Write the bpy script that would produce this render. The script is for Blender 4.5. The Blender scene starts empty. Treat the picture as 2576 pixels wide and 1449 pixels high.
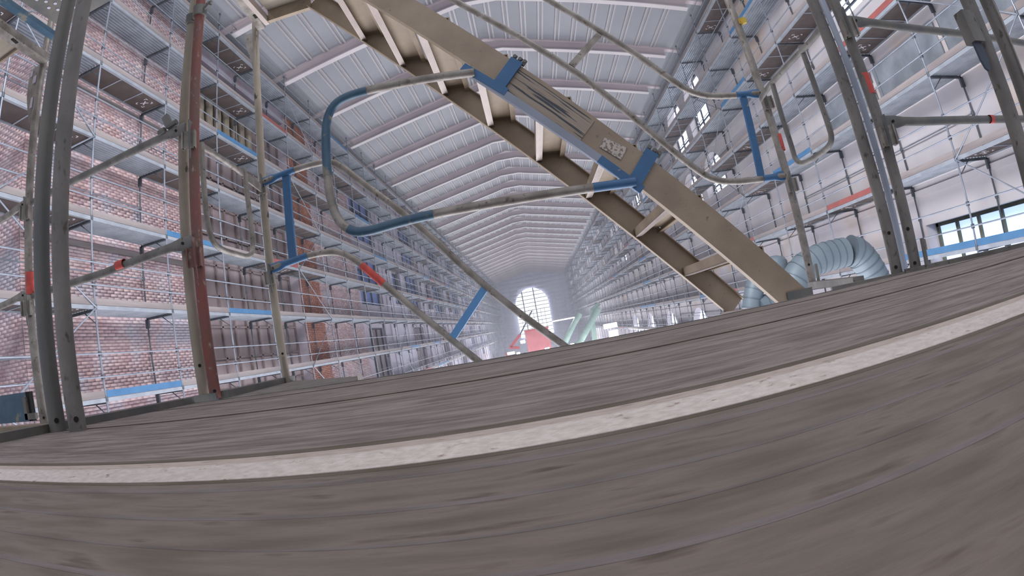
import bpy, math, random
import numpy as np
from mathutils import Vector, Matrix

random.seed(7); rng = np.random.default_rng(7)
sc = bpy.context.scene
COL = sc.collection

# ------------------------------------------------------------------ camera
cam_d = bpy.data.cameras.new('camera')
cam = bpy.data.objects.new('camera', cam_d); COL.objects.link(cam)
cam_d.type = 'PANO'
cam_d.panorama_type = 'FISHEYE_LENS_POLYNOMIAL'
cam_d.sensor_fit = 'HORIZONTAL'
cam_d.sensor_width = 36.0; cam_d.sensor_height = 20.25
cam_d.fisheye_fov = math.radians(200)
cam_d.fisheye_polynomial_k0 = 0.0
cam_d.fisheye_polynomial_k1 = -0.96818 / 18
cam_d.fisheye_polynomial_k2 = 0.0
cam_d.fisheye_polynomial_k3 = 0.0073916 / 18**3
cam_d.fisheye_polynomial_k4 = 0.0
cam_d.clip_start = 0.01; cam_d.clip_end = 600
pitch, roll, yaw = 0.0762818, -0.1776022, -0.0348639
cp, sp, cr, sr, cy, sy = math.cos(pitch), math.sin(pitch), math.cos(roll), math.sin(roll), math.cos(yaw), math.sin(yaw)
F = Vector((sy*cp, cy*cp, sp)); R0 = Vector((cy, -sy, 0)); U0 = R0.cross(F)
Rv = R0*cr + U0*sr; Uv = U0*cr - R0*sr
cam.matrix_world = Matrix(((Rv.x, Uv.x, -F.x, 0), (Rv.y, Uv.y, -F.y, 0), (Rv.z, Uv.z, -F.z, 0), (0, 0, 0, 1)))
sc.camera = cam

# ------------------------------------------------------------------ world, lights, exposure
w = bpy.data.worlds.new('daylight'); sc.world = w; w.use_nodes = True
w.node_tree.nodes['Background'].inputs[0].default_value = (0.80, 0.84, 1.0, 1)
w.node_tree.nodes['Background'].inputs[1].default_value = 0.82
sc.view_settings.view_transform = 'Standard'; sc.view_settings.look = 'None'
sc.view_settings.gamma = 1.0; sc.view_settings.use_curve_mapping = False
sc.view_settings.exposure = 0.0
FLOOR_Z = -7.0; HAZE = .0038
def area(loc, rot, sx, sy_, power, color):
    l = bpy.data.lights.new('fill_light', 'AREA'); l.shape = 'RECTANGLE'; l.size = sx; l.size_y = sy_
    l.energy = power; l.color = color
    o = bpy.data.objects.new('fill_light', l); COL.objects.link(o); o.location = loc; o.rotation_euler = rot
    return o
for y, e in ((9, 2800), (24, 2900), (42, 2800), (60, 3600), (80, 4600), (100, 6500)):       # upward fill lights added below view, standing in for site floodlights
    area((0, y, -6.4), (math.pi, 0, 0), 15, 12, e, (0.90, 0.91, 1.0))
area((0, -9, 7.0), (math.radians(60), 0, 0), 16, 8, 150, (1.0, 0.95, 0.90))    # fill light added out of view, behind and above the camera
area((0, 3.5, 9.5), (math.radians(12), 0, 0), 15, 8, 420, (1.0, 0.93, 0.90))   # unseen fill light added above the tower to brighten the deck

for sx in (-1, 1):      # two unseen fill lights added above the tower to brighten the side walls
    a_ = area((sx*5, 1.5, 10), (0, 0, 0), 5, 5, 750, (0.94, 0.95, 1.0)); a_.data.spread = math.radians(80)
    a_.rotation_euler = (Vector((-sx*10.5, 13, 3.5))-a_.location).to_track_quat('-Z', 'Y').to_euler()

# ------------------------------------------------------------------ helpers
def srgb(r, g, b):
    f = lambda c: (c/255/12.92) if c/255 <= .04045 else ((c/255+.055)/1.055)**2.4
    return (f(r), f(g), f(b), 1)

def mat(name, col, col2=None, rough=.6, metal=0.0, scale=8, detail=4, stretch=(1, 1, 1), bump=0, bscale=40, contrast=(.35, .65), emit=None, col3=None, s3=30, t3=(.6, .68), attr=None):
    m = bpy.data.materials.new(name); m.use_nodes = True
    nt = m.node_tree; N = nt.nodes; L = nt.links; b = N['Principled BSDF']
    b.inputs['Roughness'].default_value = rough; b.inputs['Metallic'].default_value = metal
    b.inputs['Base Color'].default_value = col
    if emit is not None:
        b.inputs['Emission Color'].default_value = emit[0]; b.inputs['Emission Strength'].default_value = emit[1]
    tc = N.new('ShaderNodeTexCoord'); mp = N.new('ShaderNodeMapping'); mp.inputs['Scale'].default_value = stretch
    L.new(tc.outputs['Object'], mp.inputs['Vector'])
    out = None
    if col2 is not None:
        n = N.new('ShaderNodeTexNoise'); n.inputs['Scale'].default_value = scale; n.inputs['Detail'].default_value = detail
        L.new(mp.outputs[0], n.inputs['Vector'])
        r = N.new('ShaderNodeValToRGB'); r.color_ramp.elements[0].position = contrast[0]; r.color_ramp.elements[1].position = contrast[1]
        r.color_ramp.elements[0].color = col; r.color_ramp.elements[1].color = col2
        L.new(n.outputs['Fac'], r.inputs['Fac']); out = r.outputs['Color']
    if attr:
        a = N.new('ShaderNodeAttribute'); a.attribute_name = attr
        r2 = N.new('ShaderNodeValToRGB'); r2.color_ramp.interpolation = 'LINEAR'
        els = r2.color_ramp.elements; els[0].color = (.80, .74, .80, 1); els[1].color = (1.14, 1.13, 1.12, 1)
        L.new(a.outputs['Fac'], r2.inputs['Fac'])
        mx = N.new('ShaderNodeMix'); mx.data_type = 'RGBA'; mx.blend_type = 'MULTIPLY'; mx.inputs[0].default_value = 1
        if out: L.new(out, mx.inputs[6])
        else: mx.inputs[6].default_value = col
        L.new(r2.outputs['Color'], mx.inputs[7]); out = mx.outputs[2]
    if col3 is not None:
        n3 = N.new('ShaderNodeTexNoise'); n3.inputs['Scale'].default_value = s3; n3.inputs['Detail'].default_value = 5
        L.new(mp.outputs[0], n3.inputs['Vector'])
        r3 = N.new('ShaderNodeMapRange'); r3.inputs[1].default_value = t3[0]; r3.inputs[2].default_value = t3[1]
        L.new(n3.outputs['Fac'], r3.inputs[0])
        mx = N.new('ShaderNodeMix'); mx.data_type = 'RGBA'; L.new(r3.outputs[0], mx.inputs[0])
        if out: L.new(out, mx.inputs[6])
        else: mx.inputs[6].default_value = col
        mx.inputs[7].default_value = col3; out = mx.outputs[2]
    if out: L.new(out, b.inputs['Base Color'])
    if bump:
        nb = N.new('ShaderNodeTexNoise'); nb.inputs['Scale'].default_value = bscale; nb.inputs['Detail'].default_value = 6
        L.new(mp.outputs[0], nb.inputs['Vector'])
        bp = N.new('ShaderNodeBump'); bp.inputs['Strength'].default_value = bump; bp.inputs['Distance'].default_value = .004
        L.new(nb.outputs['Fac'], bp.inputs['Height']); L.new(bp.outputs[0], b.inputs['Normal'])
    return m

M = {}
M['wood'] = mat('deck_wood', srgb(100, 90, 84), srgb(140, 129, 123), .75, 0, 5, 14, (1.6, 12, 1), .9, 16, (.36, .64), col3=srgb(70, 61, 54), s3=14, t3=(.6, .72))
M['wood_near'] = mat('deck_wood_near', srgb(96, 86, 75), srgb(120, 109, 100), .8, 0, 9, 10, (1.6, 7, 1), .6, 14, (.34, .66), col3=srgb(78, 66, 54), s3=9, t3=(.6, .74))
M['alu'] = mat('aluminium_edge', srgb(212, 202, 194), srgb(190, 179, 170), .42, .25, 22, 10, (5, 9, 9), .12, 60, (.35, .7), col3=srgb(134, 116, 98), s3=14, t3=(.64, .74))
M['alu_dim'] = mat('strip_flange_dimmed', srgb(190, 176, 164), srgb(166, 152, 138), .6, .1, 16, 8, (3, 8, 8), .3, 60, (.35, .7), col3=srgb(112, 98, 82), s3=18, t3=(.6, .72))  # flange toned below the bright front face: reflected light put into the colour
M['dirt'] = mat('seam_dirt', srgb(62, 54, 44), srgb(84, 74, 62), .9, 0, 40, 6, (.5, 1, 1), .8, 60)
M['dirt2'] = mat('edge_dirt', srgb(84, 76, 62), srgb(102, 92, 80), .9, 0, 18, 8, (.6, 4, 1), .6, 60)
M['wornline'] = mat('worn_line', srgb(94, 86, 80), srgb(114, 105, 102), .7, 0, 9, 10, (1.6, 7, 1), .5, 30, (.36, .6))
M['steel'] = mat('galvanised_steel', srgb(140, 134, 126), srgb(108, 102, 94), .5, .35, 14, 6, (1, 1, 1), .25, 120, (.35, .65), col3=srgb(84, 74, 62), s3=40, t3=(.6, .72))
M['steel_dirty'] = mat('dirty_galvanised_steel', srgb(118, 114, 108), srgb(90, 87, 83), .65, .15, 9, 8, (1, 1, .5), .5, 90, (.35, .65), col3=srgb(66, 58, 50), s3=50, t3=(.6, .72))
M['steel_dark'] = mat('dark_worn_steel', srgb(82, 84, 84), srgb(104, 100, 92), .6, .2, 7, 7, (1, 1, .4), .3, 100, (.35, .65))
M['red_rust'] = mat('red_painted_tube', srgb(118, 66, 60), srgb(96, 76, 66), .7, .1, 6, 8, (1, 1, .6), .6, 70, (.42, .6), col3=srgb(132, 118, 106), s3=45, t3=(.6, .7))
M['cream'] = mat('splattered_tube', srgb(150, 140, 124), srgb(122, 112, 98), .75, .05, 9, 8, (1, 1, .4), .5, 80, (.35, .65), col3=srgb(58, 52, 40), s3=22, t3=(.66, .72))
M['blue'] = mat('blue_paint', srgb(50, 94, 134), srgb(44, 84, 120), .5, .05, 9, 6, (1, 1, 1), .2, 60, (.3, .7), col3=srgb(136, 132, 120), s3=18, t3=(.68, .72))
M['blue_bright'] = mat('light_blue_paint', srgb(84, 134, 178), srgb(76, 124, 168), .55, 0, 9, 6, (1, 1, 1), .1, 60, (.3, .7), col3=srgb(150, 146, 136), s3=16, t3=(.68, .72))
M['blue_dark'] = mat('dark_blue_paint', srgb(40, 70, 92), srgb(60, 88, 104), .45, .1, 12, 6, (1, 1, 1), .2, 60, (.3, .7), col3=srgb(116, 112, 98), s3=13, t3=(.6, .66))
M['red'] = mat('red_tape', srgb(190, 70, 58), srgb(160, 60, 52), .6, 0, 30, 4, col3=srgb(60, 30, 26), s3=60, t3=(.66, .7))
M['yellow'] = mat('yellow_tag', srgb(190, 160, 50), srgb(150, 120, 40), .6)
M['black'] = mat('black_hole', srgb(18, 16, 14), None, .9)
M['tan'] = mat('dusty_aluminium', srgb(150, 134, 113), srgb(134, 118, 99), .6, .12, 7, 8, (1, 1, 1), .25, 130, (.35, .65), col3=srgb(104, 90, 74), s3=38, t3=(.66, .76))
M['tan_light'] = mat('ribbed_aluminium', srgb(164, 151, 143), srgb(150, 137, 130), .45, .3, 6, 6, (1, 1, 1), .2, 100, (.35, .65))
M['worn'] = mat('flaking_stringer_facing', srgb(152, 140, 126), srgb(132, 120, 106), .7, 0, 6, 6, (1, 1, 1), .3, 80, (.35, .65), col3=srgb(66, 70, 74), s3=1.0, t3=(.56, .6))
def streaks(m, ang):
    nt = m.node_tree; mp = [n for n in nt.nodes if n.type == 'MAPPING'][0]; mp.inputs['Rotation'].default_value = (0, ang, 0)
    m2 = nt.nodes.new('ShaderNodeMapping'); m2.inputs['Scale'].default_value = (1.2, 1, 34)
    for l in [l for l in nt.links if l.from_node == mp]: 
        t = l.to_socket; nt.links.remove(l); nt.links.new(m2.outputs[0], t)
    nt.links.new(mp.outputs[0], m2.inputs[0])
M['worn'] = mat('flaking_stringer_facing', srgb(150, 136, 120), srgb(136, 122, 106), .7, 0, 3, 6, (1, 1, 1), .3, 8, (.35, .65), col3=srgb(58, 62, 66), s3=3.2, t3=(.56, .58))
streaks(M['worn'], -math.radians(48.6))
M['patch'] = mat('peeling_sticker', srgb(178, 168, 158), srgb(120, 108, 98), .7, 0, 90, 4, (1, 1, 1), 0, 80, (.5, .56))
M['beige'] = mat('beige_panel', srgb(150, 140, 124), srgb(134, 124, 110), .7, 0, 3, 5, (1, 6, 1))
M['brick'] = mat('old_brick', srgb(182, 156, 154), srgb(192, 176, 176), .9, 0, 1.2, 6, (1, 1, 1), .3, 12, (.35, .65), col3=srgb(178, 172, 180), s3=.9, t3=(.52, .66), attr='tone')
M['brick_red'] = mat('dark_brick', srgb(146, 98, 80), srgb(160, 112, 94), .9, 0, 1.5, 6, (1, 1, 1), .3, 12, (.35, .65), attr='tone')
M['mortar'] = mat('mortar', srgb(186, 176, 184), srgb(168, 158, 166), .95, 0, 2, 6)
M['plaster_l'] = mat('grey_violet_plaster', srgb(176, 170, 182), srgb(160, 152, 162), .9, 0, .5, 7, (1, 1, 1), .1, 6, (.35, .65), col3=srgb(150, 112, 104), s3=.22, t3=(.58, .66))
M['plaster_w'] = mat('pale_plaster', srgb(184, 180, 192), srgb(166, 162, 176), .9, 0, .6, 7, (1, 1, 1), .1, 6)
M['plaster_r'] = mat('stone_plaster', srgb(204, 198, 198), srgb(184, 180, 186), .9, 0, .45, 7, (1, 1, 1), .15, 6, (.3, .7), col3=srgb(194, 176, 162), s3=.35, t3=(.55, .7))
M['brown_panel'] = mat('brown_panel', srgb(150, 136, 138), srgb(128, 114, 114), .8, 0, 1.2, 6, (1, 1, .3))
M['frame_brown'] = mat('brown_frame', srgb(132, 120, 120), srgb(110, 98, 96), .8, 0, 3, 4)
M['frame_dark'] = mat('dark_mullion', srgb(62, 70, 84), srgb(50, 56, 66), .7, 0, 3, 4)
M['frame_olive'] = mat('olive_mullion', srgb(96, 98, 84), srgb(80, 82, 70), .7, 0, 3, 4)
M['roof'] = mat('grey_roof_sheet', srgb(134, 136, 141), srgb(126, 128, 133), .6, 0, .4, 4)
M['rib'] = mat('roof_rib', srgb(164, 160, 162), srgb(154, 150, 153), .55, 0, .6, 4)
M['rafter'] = mat('rafter_paint', srgb(186, 174, 177), srgb(176, 164, 168), .6, 0, .5, 4)
M['flange'] = mat('rafter_flange', srgb(184, 178, 178), srgb(172, 166, 168), .55, 0, .5, 4)
M['galv'] = mat('scaffold_tube', srgb(140, 146, 156), srgb(112, 118, 128), .45, .4, 1.5, 5, (1, 1, 1), 0, 1, (.35, .65))
M['galv_dark'] = mat('coupler_and_shaded_tube', srgb(72, 76, 82), srgb(90, 94, 100), .6, .3, 3, 4)
M['deck_steel'] = mat('steel_plank', srgb(166, 172, 180), srgb(140, 146, 154), .42, .4, 1.5, 5, (1, 1, 1))
M['ply'] = mat('dark_plywood', srgb(70, 60, 58), srgb(84, 74, 70), .8, 0, 2, 5)
M['toeboard'] = mat('timber_toe_board', srgb(134, 126, 124), srgb(114, 107, 106), .85, 0, 2, 6, (1, .3, 4))
M['toe_blue'] = mat('blue_toe_board', srgb(66, 108, 144), srgb(58, 98, 134), .6, 0, 2, 4)
M['toe_red'] = mat('red_toe_board', srgb(140, 78, 74), srgb(126, 70, 66), .6, 0, 2, 4)
M['pane'] = mat('daylit_pane', (.6, .7, .9, 1), None, .3, emit=((.46, .64, 1.0, 1), 1.0))
M['pane_hot'] = mat('sunlit_pane', (.8, .85, 1, 1), None, .3, emit=((.84, .87, 1.0, 1), 2.6))
M['pane_end'] = mat('bright_end_pane', (.9, .95, 1, 1), None, .3, emit=((.9, .96, 1.0, 1), 2.0))
M['pane_blue'] = mat('blue_film_pane', srgb(90, 112, 170), srgb(110, 128, 176), .5, 0, 1, 4)
M['quilt'] = mat('quilted_panel', srgb(190, 188, 212), srgb(180, 178, 202), .85, 0, .5, 4)
M['floor'] = mat('site_floor', srgb(150, 142, 138), srgb(120, 114, 112), .9, 0, .3, 6)
M['duct'] = mat('grey_duct', srgb(108, 120, 127), srgb(98, 110, 117), .5, .1, 2, 4)
M['duct_ring'] = mat('duct_seam', srgb(88, 98, 106), None, .5, .2)
M['duct_green'] = mat('green_grey_hose', srgb(150, 178, 164), srgb(130, 158, 146), .6, 0, 1, 4)
M['container'] = mat('red_container', srgb(196, 112, 112), srgb(180, 98, 100), .6, 0, 1, 4)
M['crane'] = mat('red_machine', srgb(196, 70, 70), srgb(176, 60, 60), .5)
M['lamp'] = mat('floodlight_glass', (1, 1, 1, 1), None, .3, emit=((.97, .98, 1, 1), 14))
M['white'] = mat('white_print', srgb(200, 196, 200), None, .7)

class MB:
    """collects shapes, then links them as ONE mesh object"""
    def __init__(s): s.v = []; s.f = []; s.m = []; s.mi = 0
    def quad_prism(s, pts8):
        b = len(s.v); s.v += [tuple(p) for p in pts8]
        for f in ((0, 3, 2, 1), (4, 5, 6, 7), (0, 1, 5, 4), (1, 2, 6, 5), (2, 3, 7, 6), (3, 0, 4, 7)):
            s.f.append(tuple(b+i for i in f)); s.m.append(s.mi)
        return s
    def box(s, x0, x1, y0, y1, z0, z1):
        return s.quad_prism([(x0, y0, z0), (x1, y0, z0), (x1, y1, z0), (x0, y1, z0), (x0, y0, z1), (x1, y0, z1), (x1, y1, z1), (x0, y1, z1)])
    def bar(s, a, b, wd, ht, side=(0, 1, 0)):
        """box from a to b, width along `side`, height across"""
        a = Vector(a); b = Vector(b); d = (b-a).normalized(); sd = Vector(side)
        sd = (sd - d*sd.dot(d)).normalized(); up = d.cross(sd)
        sd *= wd/2; up *= ht/2
        return s.quad_prism([a-sd-up, a+sd-up, a+sd+up, a-sd+up, b-sd-up, b+sd-up, b+sd+up, b-sd+up])
    def tube(s, pts, r, n=12, cap=True, flat=None):
        """flat: {index: (rx, ry)} squash at ring"""
        pts = [Vector(p) for p in pts]; b = len(s.v); k = len(pts)
        t0 = (pts[1]-pts[0]).normalized(); ref = Vector((0, 0, 1)) if abs(t0.z) < .9 else Vector((0, 1, 0))
        u = t0.cross(ref).normalized()
        for i, p in enumerate(pts):
            t = (pts[min(i+1, k-1)]-pts[max(i-1, 0)]).normalized()
            u = (u - t*u.dot(t)).normalized(); w_ = t.cross(u)
            ru, rw = (flat[i] if flat and i in flat else (r, r)) if not hasattr(r, '__len__') else (r[i], r[i])
            for j in range(n):
                a = 2*math.pi*j/n; s.v.append(tuple(p + u*(math.cos(a)*ru) + w_*(math.sin(a)*rw)))
        for i in range(k-1):
            for j in range(n):
                s.f.append((b+i*n+j, b+i*n+(j+1) % n, b+(i+1)*n+(j+1) % n, b+(i+1)*n+j)); s.m.append(s.mi)
        if cap:
            s.f.append(tuple(b+j for j in range(n))[::-1]); s.m.append(s.mi)
            s.f.append(tuple(b+(k-1)*n+j for j in range(n))); s.m.append(s.mi)
        return s
    def extrude(s, prof, a, b, xdir, ydir):
        """closed profile [(u,v)] swept from a to b"""
        a = Vector(a); b = Vector(b); X = Vector(xdir); Y = Vector(ydir); k = len(prof); o = len(s.v)
        for c in (a, b):
            for (u, v) in prof: s.v.append(tuple(c + X*u + Y*v))
        for i in range(k):
            s.f.append((o+i, o+(i+1) % k, o+k+(i+1) % k, o+k+i)); s.m.append(s.mi)
        s.f.append(tuple(o+i for i in range(k))[::-1]); s.f.append(tuple(o+k+i for i in range(k))); s.m += [s.mi, s.mi]
        return s
    def mesh(s, name, mats, smooth=False):
        me = bpy.data.meshes.new(name); me.from_pydata(s.v, [], s.f); me.update()
        for m_ in (mats if isinstance(mats, (list, tuple)) else [mats]): me.materials.append(m_)
        if len(me.materials) > 1: me.polygons.foreach_set('material_index', s.m)
        if smooth:
            me.polygons.foreach_set('use_smooth', [True]*len(me.polygons))
            try: me.set_sharp_from_angle(angle=math.radians(40))
            except Exception: pass
        return me
    def build(s, name, mats, parent=None, smooth=False):
        o = bpy.data.objects.new(name, s.mesh(name, mats, smooth)); COL.objects.link(o)
        if parent is not None:
            o.parent = parent
            o.matrix_parent_inverse = parent.matrix_world.inverted() if False else Matrix.Identity(4)
        return o

def inst(name, me, parent=None, loc=(0, 0, 0), rot=(0, 0, 0), scale=None):
    o = bpy.data.objects.new(name, me); COL.objects.link(o); o.location = loc; o.rotation_euler = rot
    if scale: o.scale = scale
    if parent is not None: o.parent = parent
    return o
def tag(o, label=None, cat=None, group=None, kind=None):
    if label: o['label'] = label
    if cat: o['category'] = cat
    if group: o['group'] = group
    if kind: o['kind'] = kind
    return o
def thing(name, label, cat, group=None, loc=(0, 0, 0)):
    o = bpy.data.objects.new(name, None); COL.objects.link(o); o.location = loc; o.empty_display_size = .1
    return tag(o, label, cat, group)
def struct(name, loc=(0, 0, 0)):
    o = bpy.data.objects.new(name, None); COL.objects.link(o); o.location = loc; o['kind'] = 'structure'; return o
def smooth_path(pts, it=2):
    P = [Vector(p) for p in pts]
    for _ in range(it):
        Q = [P[0]]
        for a, b in zip(P[:-1], P[1:]): Q += [a*.75+b*.25, a*.25+b*.75]
        Q.append(P[-1]); P = Q
    return P

# ================================================================== THE SETTING
# ---- roof: soffit sheets, portal rafters, paired ribs
EX, EZ, PZ = 9.15, 13.15, 15.3
def roof_z(x): return EZ + (PZ-EZ)*(1-abs(x)/EX)
roof = struct('ceiling')
r_ = MB()
for sgn in (-1, 1):
    xs = (0, sgn*(EX+1.4))
    z0, z1 = roof_z(0), roof_z(EX+1.4)
    r_.quad_prism([(xs[0], 6, z0), (xs[1], 6, z1), (xs[1], 149, z1), (xs[0], 149, z0), (xs[0], 6, z0+.1), (xs[1], 6, z1+.1), (xs[1], 149, z1+.1), (xs[0], 149, z0+.1)])
r_.build('roof_sheet', M['roof'], roof)
raf = MB()
def rafter_profile():
    # web depth .5, flange .32 wide ; bottom line with a haunch at the apex
    top = [(-EX-1, roof_z(EX+1)), (0, PZ), (EX+1, roof_z(EX+1))]
    bot = [(-EX-.2, 12.62), (-2.0, 14.22), (-.85, 14.5), (.85, 14.5), (2.0, 14.22), (EX+.2, 12.62)]
    return top, bot
top, bot = rafter_profile()
def rafter_mesh():
    m = MB(); n = 6
    xs = [b[0] for b in bot]
    m.mi = 0
    for i in range(len(bot)-1):
        (xa, za), (xb, zb) = bot[i], bot[i+1]
        m.quad_prism([(xa, -.02, za), (xb, -.02, zb), (xb, .02, zb), (xa, .02, za), (xa, -.02, roof_z(xa)-.05), (xb, -.02, roof_z(xb)-.05), (xb, .02, roof_z(xb)-.05), (xa, .02, roof_z(xa)-.05)])
    m.mi = 1
    for i in range(len(bot)-1):
        (xa, za), (xb, zb) = bot[i], bot[i+1]
        m.quad_prism([(xa, -.15, za-.05), (xb, -.15, zb-.05), (xb, .15, zb-.05), (xa, .15, za-.05), (xa, -.15, za), (xb, -.15, zb), (xb, .15, zb), (xa, .15, za)])
    m.mi = 0
    for s in (-1, 1):
        xa, xb = 0, s*(EX+1)
        m.quad_prism([(xa, -.15, roof_z(xa)-.09), (xb, -.15, roof_z(xb)-.09), (xb, .15, roof_z(xb)-.09), (xa, .15, roof_z(xa)-.09), (xa, -.15, roof_z(xa)), (xb, -.15, roof_z(xb)), (xb, .15, roof_z(xb)), (xa, .15, roof_z(xa))])
    return m.mesh('rafter', [M['rafter'], M['flange']])
rm = rafter_mesh()
RY = [20.3-4.75*2+4.75*k for k in range(29)]
for y in RY: inst('rafter', rm, roof, (0, y, 0))
def rib_mesh(x, ln=4.75-.34):
    m = MB()
    z = roof_z(x)
    for dx in (-.1, .1):
        m.box(x+dx-.045, x+dx+.045, 0, ln, z-.075, z+.02)
    return m
RX = [s*(.42+.83*k) for k in range(11) for s in (-1, 1)]
ribs = [rib_mesh(x).mesh('rib_pair', M['rib']) for x in RX]
far = MB()
for i, y in enumerate(RY[:-1]):
    if i < 12:
        for me in ribs: inst('rib_pair', me, roof, (0, y+.17, 0))
    else:
        for x in RX:
            for dx in (-.1, .1): far.box(x+dx-.045, x+dx+.045, y+.17, y+4.58, roof_z(x)-.075, roof_z(x)+.02)
o = far.build('rib', M['rib'], roof); o['kind'] = 'stuff'

# ---- floor
o = MB().box(-14, 14, -4, 150, FLOOR_Z-.3, FLOOR_Z).build('floor', M['floor']); tag(o, kind='structure')

# ---- walls with openings (grid of blocks around the openings)
def wall_blocks(mb, x0, x1, y0, y1, z0, z1, openings):
    ys = sorted({y0, y1, *[v for o in openings for v in o[:2]]}); zs = sorted({z0, z1, *[v for o in openings for v in o[2:]]})
    ys = [v for v in ys if y0 <= v <= y1]; zs = [v for v in zs if z0 <= v <= z1]
    for a, b in zip(ys[:-1], ys[1:]):
        run = None
        for c, d in zip(zs[:-1], zs[1:]):
            hole = any(o[0] < (a+b)/2 < o[1] and o[2] < (c+d)/2 < o[3] for o in openings)
            if hole:
                if run: mb.box(x0, x1, a, b, run[0], run[1]); run = None
            else: run = (run[0], d) if run else (c, d)
        if run: mb.box(x0, x1, a, b, run[0], run[1])

WL, WR = -10.4, 11.0
win_n = [0]
def window(x, y0, y1, z0, z1, pane, frame, ny, nz, depth, sgn, arch=False, parts=True):
    """sgn: +1 wall faces +x (left wall), -1 faces -x"""
    win_n[0] += 1
    w_ = struct('window_%d' % win_n[0], (x, y0, z0))
    W, H = y1-y0, z1-z0; xp = -sgn*depth
    m = MB()
    m.box(min(xp, xp+sgn*.04), max(xp, xp+sgn*.04), 0, W, 0, H)
    m.build('pane', pane, w_)
    f = MB(); a, b = sorted((xp+sgn*.05, xp+sgn*.13))
    f.box(a, b, 0, .1, 0, H).box(a, b, W-.1, W, 0, H).box(a, b, 0, W, 0, .1).box(a, b, 0, W, H-.1, H)
    f.build('window_frame', frame, w_)
    for i in range(1, ny):
        g = MB(); g.box(a, b, W*i/ny-.045, W*i/ny+.045, .1, H-.1); g.build('mullion', frame, w_)
    g = MB()
    for j in range(1, nz):
        g = MB(); g.box(a, b, .1, W-.1, H*j/nz-.03, H*j/nz+.03); g.build('glazing_bar', frame, w_)
    if arch:    # masonry spandrels closing the top corners to a round arch
        s_ = MB(); n = 10; R = W/2
        xa, xb = sorted((0, -sgn*depth*.9))
        for side in (0, 1):
            for i in range(n):
                t0, t1 = i/n, (i+1)/n
                ya, yb = t0*R, t1*R
                za = H-R+math.sqrt(max(0, R*R-(R-ya)**2)); zb = H-R+math.sqrt(max(0, R*R-(R-yb)**2))
                if side: ya, yb = W-yb, W-ya; za, zb = zb, za
                s_.quad_prism([(xa, ya, za), (xb, ya, za), (xb, yb, zb), (xa, yb, zb), (xa, ya, H+.01), (xb, ya, H+.01), (xb, yb, H+.01), (xa, yb, H+.01)])
        s_.build('arch_spandrel', M['plaster_r'] if sgn < 0 else M['plaster_l'], w_)
    return w_

# left wall
left = struct('wall_left')
# brick field 1: y 7.3-14.4, field 2: 24.6-31 ; core behind the bricks
core = MB(); core.box(WL-.6, WL-.03, 7.33, 14.4, FLOOR_Z, 13.4).box(WL-3, WL-.6, 7.33, 7.6, FLOOR_Z, 13.4)
core.box(WL-.6, WL-.03, 24.6, 31, FLOOR_Z, 13.4)
core.build('brick_core', M['mortar'], left)
pier = MB().box(WL-.6, WL+.12, 22.2, 24.6, FLOOR_Z, 13.4); pier.build('pier_core', M['mortar'], left)
def brick_positions(y0, y1, z0, z1, L_=.262, H_=.0835):
    rows = int((z1-z0)/H_); out = []
    for r in range(rows):
        z = z0+r*H_; off = (r % 2)*L_/2; y = y0-off
        while y < y1-.02:
            a, b = max(y, y0), min(y+L_, y1)
            if b-a > .05: out.append((a, b-.014, z, z+H_-.014))
            y += L_
    return out
def bricks_mesh(rects, x, face='x', xs=-1, depth=.03, jitter=.008):
    """numpy build of raised brick faces (5 sided)"""
    n = len(rects); R_ = np.array(rects)
    pr = x + rng.uniform(-jitter, jitter, n)
    a, b, c, d = R_.T
    back = np.full(n, x-depth); V = np.zeros((n, 8, 3))
    P = [(back, a, c), (back, b, c), (back, b, d), (back, a, d), (pr, a, c), (pr, b, c), (pr, b, d), (pr, a, d)]
    for i, (p, q, r) in enumerate(P):
        if face == 'x': V[:, i, 0] = p; V[:, i, 1] = q; V[:, i, 2] = r
        else: V[:, i, 1] = -p; V[:, i, 0] = q; V[:, i, 2] = r
    fs = np.array([(4, 5, 6, 7), (0, 1, 5, 4), (1, 2, 6, 5), (2, 3, 7, 6), (3, 0, 4, 7)])
    Fc = (fs[None]+8*np.arange(n)[:, None, None]).reshape(-1, 4)
    me = bpy.data.meshes.new('bricks')
    me.vertices.add(n*8); me.vertices.foreach_set('co', V.reshape(-1))
    me.loops.add(len(Fc)*4); me.loops.foreach_set('vertex_index', Fc.reshape(-1).astype(np.int32))
    me.polygons.add(len(Fc)); me.polygons.foreach_set('loop_start', np.arange(0, len(Fc)*4, 4, dtype=np.int32)); me.polygons.foreach_set('loop_total', np.full(len(Fc), 4, dtype=np.int32))
    at = me.attributes.new('tone', 'FLOAT', 'FACE'); at.data.foreach_set('value', np.repeat(rng.random(n), 5).astype(np.float32))
    me.update(calc_edges=True); return me
rects = brick_positions(7.3, 14.4, -2.2, 13.2)
dist = [((a+b)/2)**2 + ((c+d)/2-.9)**2*2 for a, b, c, d in rects]
order = sorted(range(len(rects)), key=lambda i: dist[i])
single = [rects[i] for i in order[:290]]; rest = [rects[i] for i in order[290:]]
protos = {}
for (a, b, c, d) in single:
    key = (round(b-a, 2), random.randrange(6))
    if key not in protos:
        me = bricks_mesh([(0, b-a, 0, d-c)], 0); me.materials.append(M['brick']); protos[key] = me
    inst('brick', protos[key], left, (WL, a, c))
me = bricks_mesh(rest + brick_positions(24.6, 31, -2.2, 13.2), WL); me.materials.append(M['brick'])
tag(inst('brick_field', me, left), kind='stuff')
me = bricks_mesh(brick_positions(WL-3, WL-.06, -2.2, 13.2), -7.312, face='y'); me.materials.append(M['brick'])
tag(inst('brick_return', me, left), kind='stuff')
me = bricks_mesh(brick_positions(22.2, 24.6, -2.2, 13.2), WL+.15); me.materials.append(M['brick_red'])
tag(inst('brick_pier', me, left), kind='stuff')
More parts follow.
